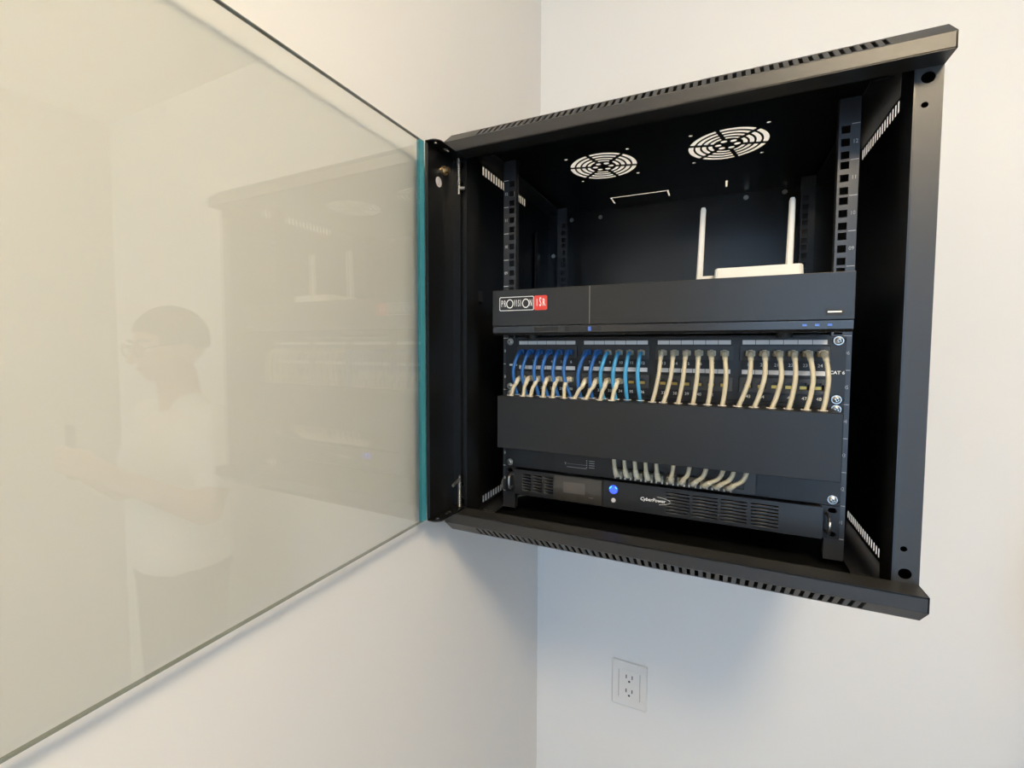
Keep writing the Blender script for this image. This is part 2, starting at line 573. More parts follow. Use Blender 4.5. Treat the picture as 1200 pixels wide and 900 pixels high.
for zc, up in ((524, 1), (10, -1)):
    x, y = -288, -85
    bm = bmesh.new()
    cyl(bm, (x, y, zc - 34), (x, y, zc + 34), 1.6, 1.6, 10)
    pin = finish('hinge_pin', bm, 'steel', door)
    bm = bmesh.new()
    pts = [(x + 2.9 * math.cos(t), y + 2.9 * math.sin(t), zc - up * 22 + up * 42 * t / (26 * math.pi)) for t in
           (k * math.pi / 4 for k in range(104))]
    tube(bm, pts, 0.75, 5)
    finish('spring', bm, 'steel', pin, smooth=True)
    zz = zc - up * 25
    bm = bmesh.new()
    if up > 0:
        cyl(bm, (x, y, zz), (x + 9, y + 3, zz), 2.6, 2.6, 10)
    else:
        cyl(bm, (x, y, zz + 3), (x + 3, y - 24, zz - 1), 2.3, 2.3, 10)
    finish('pin_handle', bm, 'steel', pin)

# the open door stands a touch past the quarter turn
door.location.x += 4 * S
door.rotation_euler.z = math.radians(-0.8)

# ------------------------------------------------------------------ screws shared by the equipment
def screw_mesh():
    bm = bmesh.new()
    cyl(bm, (0, 0, 0), (0, -1.2, 0), 5.8, 5.6, 20)
    cyl(bm, (0, -1.2, 0), (0, -3.4, 0), 4.7, 4.3, 16)
    cyl(bm, (0, -3.4, 0), (0, -4.6, 0), 4.3, 2.4, 16)
    return bm
def cross_mesh():
    bm = bmesh.new()
    for a in (0.5, 0.5 + math.pi / 2):
        c, s = math.cos(a), math.sin(a)
        vs_ = [bm.verts.new((c * u - s * v, y, s * u + c * v)) for y in (-4.3, -4.9) for u, v in ((-2.6, -.5), (2.6, -.5), (2.6, .5), (-2.6, .5))]
        for f in ((0, 1, 2, 3), (7, 6, 5, 4), (0, 4, 5, 1), (1, 5, 6, 2), (2, 6, 7, 3), (3, 7, 4, 0)):
            bm.faces.new([vs_[i] for i in f])
    bmesh.ops.recalc_face_normals(bm, faces=bm.faces)
    return bm
_scr = {}
def screw(parent, x, y, z):
    if 's' not in _scr:
        a = finish('screw', screw_mesh(), 'steel', parent, center=(0, 0, 0))
        b = finish('screw_recess', cross_mesh(), 'hole', a, center=(0, 0, 0))
        _scr['s'], _scr['r'] = a, b
        a.location = (Vector((x, y, z)) - wl(parent)) * S
        WL[a.name] = Vector((x, y, z))
        b.location = (0, 0, 0)
        return
    a = again(_scr['s'], (x, y, z), parent)
    again(_scr['r'], (x, y, z), a)

# ------------------------------------------------------------------ patch panel (2 units)
PX = [-208 + mth * 112.7 + i * 16.5 for mth in range(4) for i in range(6)]
patch = thing('patch_bay', 'charcoal 48-port patch panel with printed numbers and four zinc screws', 'patch panel', (0, 0, 4 * UN))
hs = []
for mi in range(4):
    x0 = -220.5 + mi * 112.7
    hs.append(rect(x0 + 1, x0 + 107, 233, 254)); hs.append(rect(x0 + 1, x0 + 107, 189, 211))
for sx in (-1, 1):
    for z in (6 * UN - 6.35, 4 * UN + 6.35):
        hs.append(rrect(sx * 233 - 8, sx * 233 + 8, z - 3.8, z + 3.8, 3.7, 4))
finish('face_plate', sheet([rect(-241.3, 241.3, 4 * UN + 0.4, 6 * UN - 0.4)] + hs, 1.6, front(-1.6)), 'panel', patch)
jack_holes = lambda x, z: [(x - 5.9, z - 3.5), (x + 5.9, z - 3.5), (x + 5.9, z + 4.0), (x + 3, z + 4.0), (x + 3, z + 6.2), (x - 3, z + 6.2), (x - 3, z + 4.0), (x - 5.9, z + 4.0)]
for row, (z0, z1, zc) in enumerate(((233, 254, 242.5), (189, 211, 198.5))):
    for mi in range(4):
        x0 = -220.5 + mi * 112.7
        xs = PX[mi * 6:mi * 6 + 6]
        mod = finish('port_module', sheet([rect(x0 + 1.8, x0 + 106.2, z0 + 0.7, z1 - 0.7)] + [jack_holes(x, zc) for x in xs], 9, front(-4.2)), 'module', patch)
        for x in xs:
            if 'jack' not in _scr:
                bm = bmesh.new()
                box(bm, -7, 7, 4.8, 12, -5, 7.5)
                _scr['jack'] = finish('jack', bm, 'hole', mod, center=(0, 0, 0))
                bm = bmesh.new()
                for k in range(8):
                    box(bm, -4.0 + k, -3.2 + k, 2.0, 4.8, -2.9, 1.2)
                _scr['pins'] = finish('contacts', bm, 'gold', mod, center=(0, 0, 0))
                j, q = _scr['jack'], _scr['pins']
                j.location = (Vector((x, 0, zc)) - wl(mod)) * S
                WL[j.name] = Vector((x, 0, zc))
                q.location = (Vector((x, 0, zc)) - wl(mod)) * S
            else:
                again(_scr['jack'], (x, 0, zc), mod)
                again(_scr['pins'], (x, 0, zc), mod)
lab = None
for mi in range(4):
    for i in range(6):
        x = PX[mi * 6 + i]
        for z in (258.6, 217.5):
            if lab is None:
                lab = finish('label_strip', bx(-7.9, 7.9, -0.5, 0, -3.0, 3.0), 'strip', patch, center=(0, 0, 0))
                lab.location = (Vector((x, -1.6, z)) - wl(patch)) * S
            else:
                again(lab, (x, -1.6, z), patch)
bm = bmesh.new()
for i, x in enumerate(PX):
    merge(bm, text_bm(str(i + 1), 6.0, x + 1.0, -1.7, 227.5))
    merge(bm, text_bm(str(i + 25), 6.0, x + 1.0, -1.7, 183.5))
finish('port_numbers', bm, 'print', patch)
finish('lettering', text_bm('CAT 6', 6.0, 232.3, -1.7, 219, bold=0.12), 'print', patch)
finish('label_strip', bx(-234, -220, -2.1, -1.6, 219.5, 222.5), 'strip', patch)
for sx in (-1, 1):
    for z in (6 * UN - 6.35, 4 * UN + 6.35):
        screw(patch, sx * 232.5, -1.6, z)
finish('rear_body', bx(-218, 218, 3.0, 40, 4 * UN + 6, 6 * UN - 6), 'panel', patch)

# ------------------------------------------------------------------ horizontal cable manager (2 units)
man = thing('cable_manager', 'black cable manager with a blank front cover under the patch panel', 'cable manager', (0, 0, 2 * UN))
hs = [rrect(sx * 233 - 8, sx * 233 + 8, z - 3.8, z + 3.8, 3.7, 4) for sx in (-1, 1) for z in (4 * UN - 6.35, 2 * UN + 6.35)]
finish('back_plate', sheet([rect(-241.3, 241.3, 2 * UN + 0.4, 4 * UN - 0.4)] + hs, 1.6, front(-1.6)), 'panel', man)
BLUE_B = [-209, -192, -171, -155, -138, -117, -101, -83, -65, -47, -30, -11]
LOWB_B = [-214, -192, -180, -158, -142, -123, -108, -90, -68, -50]
BEIG_B = [7, 22, 42, 61, 80, 98, 117, 136, 156, 175, 194, 212]
ports_ = [(x, -24) for x in BLUE_B] + [(x, -42) for x in LOWB_B] + [(x, -36) for x in BEIG_B]
hs = [circ(x, y, 5.2, 12, 4.6) for x, y in ports_]
# openings in the top of the trough that the cords drop through
finish('trough_top', sheet([rect(-228, 228, -58.5, -1.6)] + hs, 1.2, lambda u, v, w: (u, v, 171.5 + w)), 'panel', man)
finish('front_cover', bx(-228.5, 228.5, -60, -58.4, 90, 173, 0.5), 'panel', man)
for sx in (-1, 1):
    finish('trough_end', bx(*sorted((sx * 226.8, sx * 228)), -58.4, -1.6, 92, 171.5), 'panel', man)
rim = None
for x, y in ports_:
    if rim is None:
        bm = bmesh.new()
        pts = [(5.4 * math.cos(t), 4.8 * math.sin(t), 0) for t in (k * math.pi / 8 for k in range(17))]
        tube(bm, pts, 0.5, 5)
        rim = finish('grommet_rim', bm, 'strip', man, center=(0, 0, 0))
        rim.location = (Vector((x, y, 173)) - wl(man)) * S
    else:
        again(rim, (x, y, 173), man)
for sx in (-1, 1):
    screw(man, sx * 232.5, -1.6, 4 * UN - 6.35)
    screw(man, sx * 232.5, -1.6, 2 * UN + 6.35)

# ------------------------------------------------------------------ patch cords
ORD = ['first', 'second', 'third', 'fourth', 'fifth', 'sixth', 'seventh', 'eighth', 'ninth', 'tenth', 'eleventh', 'twelfth']
def cord(label, group, px, pz, end, jacket, plugmat, elbow=True, bulge=30, side=0.0):
    t = thing('network_cable', label, 'patch cord', (px, -3, pz), group)
    bm = bmesh.new()
    box(bm, px - 5.6, px + 5.6, -13.5, -1, pz - 3.2, pz + 4.6, 1.2, 2)
    pl = finish('plug', bm, plugmat, t)
    bm = bmesh.new()
    box(bm, px - 2.2, px + 2.2, -12, -2.5, pz + 4.6, pz + 5.6)
    finish('plug_latch', bm, plugmat, pl)
    ex, ey, ez = end
    d = ex - px
    y1 = -bulge
    p = [(px, -8, pz), (px, -13, pz), (px + d * 0.04, -0.72 * bulge, pz - 0.5), (px + d * 0.13 + side * 0.3, y1 * 0.97, pz - 8),
         (px + d * 0.40 + side, y1 * 1.12, pz - (pz - ez) * 0.42), (px + d * 0.75 + side * 0.7, (y1 + ey) / 2 * 1.04, pz - (pz - ez) * 0.75),
         (ex, ey, ez), (ex, ey + 1, ez - 14)]
    bm = bmesh.new()
    tube(bm, spline(p, 6), 2.95, 10)
    finish('cable', bm, jacket, t, smooth=True)
    if elbow:
        bm = bmesh.new()
        q = spline(p[1:4], 6)
        tube(bm, q, [4.5 - 1.2 * k / (len(q) - 1) for k in range(len(q))], 10)
        finish('strain_relief', bm, plugmat, t, smooth=True)
    return t
UPZ, LOZ = 242.5, 198.5
for i in range(8):
    cord('dark blue patch cord in the upper port row, %s from the left' % ORD[i], 'dark blue cords in the upper port row',
         PX[i], UPZ, (BLUE_B[i], -24, 170), 'blue', 'blue', True, 27, rnd.uniform(-3, 1) - 4)
for i in range(8, 12):
    cord('light blue patch cord in the upper port row, %s of the four light blue ones' % ORD[i - 8], 'light blue cords in the upper port row',
         PX[i], UPZ, (BLUE_B[i], -24, 170), 'sky', 'clear', False, 28, rnd.uniform(-3, 1) - (3 if i < 10 else 0))
for i in range(12, 24):
    cord('long beige patch cord in the upper port row, %s beige one from the left' % ORD[i - 12], 'beige cords in the upper port row',
         PX[i] + (2 if i > 17 else 0), UPZ, (BEIG_B[i - 12], -36, 170), 'beige', 'boot', True, 30, rnd.uniform(1, 3) + (2 if i > 17 else 0))
for i in range(10):
    cord('short beige patch cord in the lower port row, %s from the left' % ORD[i], 'beige cords in the lower port row',
         PX[i], LOZ, (LOWB_B[i], -42, 169), 'beige', 'boot', True, 33, 0)

# ------------------------------------------------------------------ network switch (1 unit)
sw = thing('network_switch', 'dark one-unit network switch half hidden below the blank cover', 'network switch', (0, 0, UN))
hs = [rrect(sx * 233 - 8, sx * 233 + 8, UN + 6.35 - 3.5, UN + 6.35 + 3.5, 3.4, 4) for sx in (-1, 1)]
SWX = [-44 + k * 15.2 for k in range(12)]
SWZ = 57
hs += [rect(x - 6, x + 6, SWZ - 5, SWZ + 8) for x in SWX]
finish('face_plate', sheet([rect(-241.3, 241.3, UN + 0.4, 2 * UN - 0.4)] + hs, 1.6, front(-1.6)), 'panel', sw)
finish('chassis', bx(-218, 218, 0, 200, UN + 1, 2 * UN - 1), 'black', sw)
for x in (-151, 145):
    finish('seam', bx(x - 0.6, x + 0.6, -1.75, -1.6, UN + 0.5, 2 * UN - 0.5), 'hole', sw)
finish('port_bezel', sheet([rect(-54, 143, SWZ - 10, SWZ + 26)] + [rect(x - 6, x + 6, SWZ - 5, SWZ + 8) for x in SWX], 1.0, front(-2.6)), 'module', sw)
bm = bmesh.new()
for k in range(12):
    box(bm, -131 + k * 2.9, -130 + k * 2.9, -1.75, -1.6, 60.5, 61.4)
box(bm, -133, -132, -1.75, -1.6, 59, 62.5); box(bm, -134, -131, -1.75, -1.6, 62, 62.6)
box(bm, -130, -97, -1.75, -1.6, 55.2, 56.0)
for k in range(4):
    box(bm, -97.5, -96, -1.75, -1.6, 57 + k * 3.6, 58.5 + k * 3.6)
    box(bm, -93, -84, -1.75, -1.6, 57.4 + k * 3.6, 58.2 + k * 3.6)
finish('printing', bm, 'dimprint', sw)
finish('reset_slot', bx(-72, -66, -1.8, -1.6, 56, 58), 'hole', sw)
for sx in (-1, 1):
    screw(sw, sx * 232.5, -1.6, UN + 8)
for k in range(11):
    x = SWX[k]
    t = thing('network_cable', 'beige switch cord under the blank cover, %s from the left' % ORD[k], 'patch cord', (x, -3, SWZ), 'beige cords in the switch ports')
    bm = bmesh.new()
    box(bm, x - 5.4, x + 5.4, -16, -1, SWZ - 3.5, SWZ + 4.5, 1.1, 2)
    pl = finish('plug', bm, 'boot', t)
    for sx in (-1, 1):
        finish('plug_prong', bx(x + sx * 4.2 - 1.0, x + sx * 4.2 + 1.0, -16.5, -3, SWZ - 7.0, SWZ - 3.4), 'boot', pl)
    lean = (0 if k < 5 else (k - 4) * 5.5) if k < 9 else 20
    if k < 5:
        p = [(x, -8, SWZ), (x, -16, SWZ), (x - 1, -25, SWZ + 3), (x - 2, -31, SWZ + 14), (x - 3, -33, SWZ + 34), (x - 3, -30, SWZ + 62)]
    else:
        p = [(x, -8, SWZ), (x, -18, SWZ), (x + 2, -28, SWZ + 2), (x + lean * 0.4, -36, SWZ + 9), (x + lean, -39, SWZ + 22), (x + lean * 1.3, -34, SWZ + 60)]
    bm = bmesh.new()
    tube(bm, spline(p, 6), 3.0, 10)
    finish('cable', bm, 'beige', t, smooth=True)
    bm = bmesh.new()
    q = spline(p[1:4], 5)
    tube(bm, q, [5.0 - 1.6 * i / (len(q) - 1) for i in range(len(q))], 10)
    finish('strain_relief', bm, 'boot', t, smooth=True)

# ------------------------------------------------------------------ UPS (1 unit)
ups = thing('power_backup_unit', 'black one-unit battery backup with a lit blue button at the cabinet bottom', 'battery backup', (0, 0, 0))
finish('chassis', bx(-218, 218, 0, 290, 1.5, UN - 1.5), 'black', ups)
hs = []
for cx in (-205, -185.5, -166):
    for k in range(6):
        hs.append(rect(cx, cx + 16, 9.5 + k * 5.0, 12.3 + k * 5.0))
for cx in (26, 63, 100, 138):
    for k in range(7):
        hs.append(rect(cx, cx + 33, 6.5 + k * 4.8, 9.0 + k * 4.8))
bz = finish('bezel', sheet([rrect(-220.5, 221, 1.5, UN - 1, 1.2, 2)] + hs, 9, front(-12)), 'ups', ups)
finish('vent_backing', bx(-210, 180, -2.8, -0.5, 4, 42), 'upsgroove', ups)
lcd = finish('display_window', bx(-148, -69, -13.2, -12, 2.5, 43, 0.4), 'lcd', ups)
finish('display', bx(-132, -96, -13.5, -13.2, 16, 34), 'lcdlight', lcd)
finish('display_print', text_bm('------', 5, -86, -13.25, 13, sx=0.7), 'dimprint', lcd)
finish('bezel_frame', bx(-68.6, -66.8, -14.4, -12, 2.5, 43), 'panel', ups)
bm = bmesh.new(); cyl(bm, (-51, -12, 31), (-51, -14.2, 31), 6.8, 6.2, 24)
pb = finish('power_button', bm, 'bluelight', ups)
bm = bmesh.new()
for a0, a1 in ((0.35, 1.0), (2.0, 2.9)):
    tube(bm, [(-51 + 5.6 * math.cos(a0 + (a1 - a0) * k / 6), -14.4, 31 + 5.6 * math.sin(a0 + (a1 - a0) * k / 6)) for k in range(7)], 0.8, 6)
finish('button_glow', bm, 'bluespark', pb)
bm = bmesh.new(); cyl(bm, (-51, -12, 14), (-51, -13.6, 14), 3.5, 3.1, 18)
finish('select_button', bm, 'sticker', ups)
lg = finish('lettering', text_bm('CyberPower', 7.2, 7.5, -12.1, 22.5, sx=0.98, shear=0.2, bold=0.12), 'print', ups)
bm = bmesh.new()
tube(bm, [(10 + 22.5 * math.cos(t), -12.1, 22.5 + 5.8 * math.sin(t)) for t in (math.radians(-72 + k * 8) for k in range(20))], 0.28, 5)
finish('logo_swoosh', bm, 'print', lg)
hs = [rrect(sx * 233 - 5, sx * 233 + 5, z - 3.3, z + 3.3, 3.2, 4) for sx in (-1, 1) for z in (38, 6.5)]
finish('ear', sheet([rect(219, 241.3, 0.5, UN - 0.5)] + hs[2:], 1.6, front(-1.6)), 'panel', ups)
finish('ear', sheet([rect(-241.3, -219, 0.5, UN - 0.5)] + hs[:2], 1.6, front(-1.6)), 'panel', ups)
for sx in (-1, 1):
    bm = bmesh.new()
    x = sx * 227
    tube(bm, spline([(x, -1.6, 33), (x, -10, 33.5), (x, -17, 31), (x, -18.5, 26), (x, -18.5, 17), (x, -17, 12), (x, -10, 9.5), (x, -1.6, 10)], 4), 2.0, 10)
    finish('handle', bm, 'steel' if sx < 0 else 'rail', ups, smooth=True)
    if sx > 0:
        bm = bmesh.new()
        cyl(bm, (x + 0.3, -19.0, 28), (x + 0.3, -19.0, 16), 1.9, 1.9, 10)
        finish('handle_grip', bm, 'steel', ups, smooth=True)
# shelf angles carrying the heavy unit (hidden below it)
for sx in (-1, 1):
    finish('support_angle', bx(*sorted((sx * 205, sx * 224)), 6, 283, -0.6, 1.5), 'rail', cab)

# ------------------------------------------------------------------ rack shelf and video recorder
finish('shelf', bx(-224, 224, 4, 285, 6 * UN + 0.2, 6 * UN + 1.4), 'black', cab)
dvr = thing('video_recorder', 'wide dark video recorder with a small red and white logo above the patch panel', 'video recorder', (0, 0, 268))
YD = -75
finish('chassis', bx(-224, 224, YD + 18, 235, 272.5, 337.5), 'black', dvr)
bm = bmesh.new()
box(bm, -230, 232, YD, YD + 18, 283.5, 338.5, 0.8, 2)
fp = finish('front_panel', bm, 'dvr', dvr)
bm = bmesh.new()
prism(bm, [(YD + 1.5, 282.8), (YD + 1.5, 273), (YD + 5, 269.5), (YD + 18, 269.5), (YD + 18, 282.8)], -229.5, 231.5)
lip = finish('lower_fascia', bm, 'dvrlip', dvr)
finish('seam_line', bx(-76.3, -75.3, YD - 0.25, YD, 284, 338), 'seam', fp)
finish('infrared_window', bx(-160, -122, YD + 1.2, YD + 1.5, 274.5, 281.5), 'hole', lip)
finish('infrared_window', bx(-112, -60, YD + 1.2, YD + 1.5, 274.5, 281.5), 'hole', lip)
bm = bmesh.new(); box(bm, -78, -73.5, YD + 0.4, YD + 1.5, 274.5, 280.5, 0.6)
finish('status_light', bm, 'blueled', lip)
for x in (184, 196.5, 209):
    finish('status_light', bx(x - 2.2, x + 2.2, YD + 1.1, YD + 1.5, 276.5, 279.0), 'blueled', lip)
usb = finish('usb_port', bx(204, 221.5, YD - 0.25, YD, 288.5, 295.5), 'hole', fp)
finish('usb_tongue', bx(206, 219.5, YD - 0.6, YD - 0.25, 291.8, 293.6), 'print', usb)
# logo: outlined plate with the name, and the red plate beside it
def outline(x0, x1, z0, z1, w):
    return sheet([rrect(x0, x1, z0, z1, 2.2, 4), rrect(x0 + w, x1 - w, z0 + w, z1 - w, 1.5, 4)], 0.35, front(YD - 0.35))
LX0, LX1, LX2, LZ0, LZ1 = -217.5, -160.5, -139.5, 306.5, 327.5
lg = finish('logo_plate', outline(LX0, LX1, LZ0, LZ1, 0.9), 'print', fp)
zc = (LZ0 + LZ1) / 2
finish('logo_ground', bx(LX0 + 0.9, LX1 - 0.9, YD - 0.15, YD, LZ0 + 0.9, LZ1 - 0.9), 'ups', fp)
bm = bmesh.new()
for s_, x in (('P', -213.0), ('R', -208.3), ('V', -191.6), ('I', -188.3), ('S', -185.2), ('I', -182.0), ('N', -165.4)):
    merge(bm, text_bm(s_, 14.5, x, YD - 0.3, zc, sx=0.33 if s_ in 'VS' else 0.40, bold=0.10))
for x in (-200.0, -173.6):
    merge(bm, sheet([circ(x, zc, 5.9, 28, 6.9), circ(x, zc, 4.6, 28, 5.5)], 0.3, front(YD - 0.4)))
finish('logo_lettering', bm, 'print', lg)
rp = finish('logo_red_plate', sheet([rrect(LX1 + 0.4, LX2, LZ0 - 0.3, LZ1 + 0.3, 2.4, 4)], 0.3, front(YD - 0.3)), 'red', fp)
bm = bmesh.new()
for s_, x, dz in (('I', -155.4, 0), ('S', -150.2, 0.6), ('R', -144.6, 0)):
    merge(bm, text_bm(s_, 15.0 if s_ != 'S' else 18.5, x, YD - 0.45, zc + dz, sx=0.52 if s_ != 'S' else 0.42, bold=0.2))
finish('logo_lettering', bm, 'print', rp)
for x in (-178, 168):
    for y in (YD + 40, 200):
        bm = bmesh.new()
        z1 = 272.5
        z0 = 6 * UN + 1.4 if y > 0 else 264.0
        cyl(bm, (x, y, z0), (x, y, z1), 9, 10, 18)
        finish('foot', bm, 'hole', dvr)

# ------------------------------------------------------------------ router on the recorder
rt = thing('wifi_router', 'small white router with two upright antennas standing on the video recorder', 'router', (139, 60, 338))
bm = bmesh.new()
prof = [(83, 22), (86, 18), (192, 18), (196, 22), (196, 112), (190, 118), (98, 118), (84, 104)]
a = [bm.verts.new((x, y, 339.5)) for x, y in prof]
b = [bm.verts.new((x + (1.5 if x < 140 else -1.5), y + (1.5 if y < 60 else -1.5), 366)) for x, y in prof]
fs = [bm.faces.new(a), bm.faces.new(b[::-1])]
for k in range(8):
    fs.append(bm.faces.new((a[k], b[k], b[(k + 1) % 8], a[(k + 1) % 8])))
bmesh.ops.recalc_face_normals(bm, faces=fs)
bmesh.ops.bevel(bm, geom=list(bm.edges), offset=1.2, segments=2, affect='EDGES')
finish('body', bm, 'white', rt)
for k, (x, lean, y) in enumerate(((62, 4, 62), (182, 2, 62))):
    bm = bmesh.new()
    z0, z1 = 344, 467
    w0, w1 = 4.8, 3.8
    ring = []
    for z, w, d, dx in ((z0, w0, 4.2, 0), (z1 - 4, w1, 3.2, lean), (z1, w1 - 1.2, 2.2, lean)):
        ring.append([bm.verts.new((x + dx + cx_ * w, y + cy_ * d, z)) for cx_, cy_ in
                     ((-1, -0.5), (-0.6, -1), (0.6, -1), (1, -0.5), (1, 0.5), (0.6, 1), (-0.6, 1), (-1, 0.5))])
    for r0, r1 in zip(ring, ring[1:]):
        for i in range(8):
            bm.faces.new((r0[i], r0[(i + 1) % 8], r1[(i + 1) % 8], r1[i]))
    bm.faces.new(ring[0][::-1]); bm.faces.new(ring[-1])
    an = finish('antenna', bm, 'white', rt)
    bm = bmesh.new()
    if k == 0:
        prism(bm, [(y - 8, 347), (y - 8, 361), (y + 8, 361), (y + 8, 347)], x + 3, 88)
    else:
        cyl(bm, (x, y - 6, 358), (x, y + 8, 358), 7, 7, 16)
    finish('antenna_hinge', bm, 'white', an)
for x in (95, 185):
    for y in (30, 106):
        bm = bmesh.new(); cyl(bm, (x, y, 337.5), (x, y, 339.6), 5, 5, 12)
        finish('foot', bm, 'hole', rt)

# ------------------------------------------------------------------ loose cord low on the left
bm = bmesh.new()
tube(bm, spline([(-243, 20, 40), (-249, 12, 22), (-258, 20, 6), (-266, 40, -10), (-268, 60, -24), (-262, 80, -37.5), (-240, 110, -37.6)], 6), 1.9, 8)
tag(finish('loose_cord', bm, 'beige', smooth=True), 'thin beige cord hanging down inside the cabinet at the lower left', 'cord')

# ------------------------------------------------------------------ wall outlet
out = thing('wall_outlet', 'square white double wall outlet below the cabinet', 'outlet', (-84, YB, -565))
X, Z = -84.5, -565.5
bm = bmesh.new(); box(bm, X - 42, X + 42, YB - 7, YB, Z - 55, Z + 55, 2.2, 2)
finish('cover_plate', bm, 'plate', out)
ins = finish('insert', bx(X - 24, X + 24, YB - 7.8, YB - 7, Z - 38, Z + 38, 0.3), 'plate', out)
for sx in (-1, 1):
    finish('cover_seam', bx(X + sx * 25.2 - 0.5, X + sx * 25.2 + 0.5, YB - 7.15, YB - 7, Z - 34, Z + 34), 'edge', out)
for dz in (17.5, -17.5):
    for sx in (-1, 1):
        finish('blade_slot', bx(X + sx * 7 - 1.2, X + sx * 7 + 1.2, YB - 8.0, YB - 7.8, Z + dz - 1, Z + dz + 8), 'slot', ins)
    bm = bmesh.new(); cyl(bm, (X, YB - 7.8, Z + dz - 8), (X, YB - 8.0, Z + dz - 8), 2.6, 2.6, 14)
    finish('ground_hole', bm, 'slot', ins)

# ------------------------------------------------------------------ the person whose reflection the glass shows
PO = Vector((898, 134, ZF))
prims = []
def cap_(mt, p0, p1, r0, r1=None):
    prims.append(('c', mt, Vector(p0), Vector(p1), r0, r0 if r1 is None else r1))
def ell(mt, c, r):
    prims.append(('e', mt, Vector(c), Vector(r), 0, 0))
TILT = Matrix.Rotation(math.radians(10), 3, 'X')
def hd(p):
    q = Vector((0, 0, 1545))
    return TILT @ (Vector(p) - q) + q
for sx in (-1, 1):
    cap_('trousers', (sx * 88, 0, 915), (sx * 95, -8, 500), 88, 62)
    cap_('trousers', (sx * 95, -8, 500), (sx * 98, 12, 95), 62, 52)
    ell('shoe', (sx * 100, -50, 44), (46, 140, 44))
    ell('shoe', (sx * 99, 10, 60), (42, 62, 58))
    cap_('shirt', (sx * 178, 12, 1405), (sx * 222, -20, 1235), 53, 52)
    cap_('skin', (sx * 226, -20, 1235), (sx * 238, -55, 1150), 42, 40)
    cap_('skin', (sx * 238, -55, 1150), (sx * 92, -205, 1265), 41, 27)
    # hand: palm and five fingers closing on the phone
    w = Vector((sx * 92, -205, 1265))
    k = Vector((sx * 50, -262, 1315))
    cap_('skin', w, (w + k) / 2, 26, 27)
    cap_('skin', w + Vector((0, 0, 12)), k + Vector((0, 0, 22)), 20, 17)
    cap_('skin', w + Vector((0, 0, -8)), k + Vector((0, 0, -22)), 20, 16)
    for i, (dz, ln) in enumerate(((34, 42), (14, 48), (-6, 45), (-25, 36))):
        a0 = k + Vector((0, 4, dz))
        a1 = a0 + Vector((-sx * ln * 0.35, -22, 4))
        a2 = a1 + Vector((-sx * ln * 0.75, 3, 3))
        cap_('skin', a0, a1, 9.5, 9)
        cap_('skin', a1, a2, 9, 7.5)
    t0 = w + Vector((-sx * 8, -12, 28))
    t1 = t0 + Vector((-sx * 24, -22, 28))
    t2 = t1 + Vector((-sx * 14, -6, 26))
    cap_('skin', t0, t1, 14, 11)
    cap_('skin', t1, t2, 10.5, 8.5)
    ell('skin', hd((sx * 79, 8, 1622)), (9, 19, 31))
ell('trousers', (0, 5, 920), (168, 122, 120))
ell('shirt', (0, 2, 975), (172, 126, 100))
ell('shirt', (0, 3, 1050), (168, 122, 170))
ell('shirt', (0, 4, 1130), (166, 120, 190))
ell('shirt', (0, 8, 1280), (178, 120, 165))
cap_('shirt', (-145, 14, 1405), (145, 14, 1405), 52)
cap_('shirt', (-60, 14, 1430), (60, 14, 1430), 52)
cap_('skin', (0, 12, 1440), hd((0, 0, 1545)), 60, 55)
ell('skin', hd((0, 10, 1655)), (77, 98, 93))
ell('skin', hd((0, -28, 1605)), (64, 66, 78))
ell('skin', hd((0, -58, 1560)), (36, 34, 28))
ell('skin', hd((0, -74, 1660)), (52, 16, 12))
cap_('skin', hd((0, -92, 1640)), hd((0, -113, 1608)), 8, 12)
ell('skin', hd((0, -88, 1578)), (26, 10, 9))

def pdist(p, q):
    if q[0] == 'c':
        d = q[3] - q[2]
        t = max(0.0, min(1.0, (p - q[2]).dot(d) / d.length_squared))
        return (p - q[2] - d * t).length - (q[4] + (q[5] - q[4]) * t)
    v = p - q[2]
    return (Vector((v.x / q[3].x, v.y / q[3].y, v.z / q[3].z)).length - 1) * min(q[3])

bm = bmesh.new()
for q in prims:
    if q[0] == 'e':
        bmesh.ops.create_icosphere(bm, subdivisions=3, radius=1, matrix=Matrix.Translation(q[2]) @ Matrix.Diagonal((*q[3], 1)))
    else:
        d = (q[3] - q[2])
        rot = d.to_track_quat('Z', 'Y').to_matrix().to_4x4()
        for c, r in ((q[2], q[4]), (q[3], q[5])):
            bmesh.ops.create_icosphere(bm, subdivisions=2, radius=r, matrix=Matrix.Translation(c) @ rot)
        bmesh.ops.create_cone(bm, cap_ends=True, segments=16, radius1=q[4], radius2=q[5], depth=d.length,
                              matrix=Matrix.Translation((q[2] + q[3]) / 2) @ rot)
for v in bm.verts:
    v.co *= S
tmp_me = bpy.data.meshes.new('person')
bm.to_mesh(tmp_me); bm.free()
tmp = bpy.data.objects.new('person', tmp_me)
COL.objects.link(tmp)
md = tmp.modifiers.new('remesh', 'REMESH')
md.mode = 'VOXEL'
md.voxel_size = 0.006
md2 = tmp.modifiers.new('smooth', 'SMOOTH')
md2.factor = 0.5
md2.iterations = 3
dg = bpy.context.evaluated_depsgraph_get()
body_me = bpy.data.meshes.new_from_object(tmp.evaluated_get(dg))
bpy.data.objects.remove(tmp)
bpy.data.meshes.remove(tmp_me)
order = ['skin', 'shirt', 'trousers', 'shoe']
body_me.materials.clear()
for k in order:
    body_me.materials.append(M[k])
import numpy as _np
nf = len(body_me.polygons)
cen = _np.empty(nf * 3, dtype=_np.float32)
body_me.polygons.foreach_get('center', cen)
cen = cen.reshape(-1, 3) * 1000.0
best = _np.full(nf, 1e9); idx = _np.zeros(nf, dtype=_np.int32)
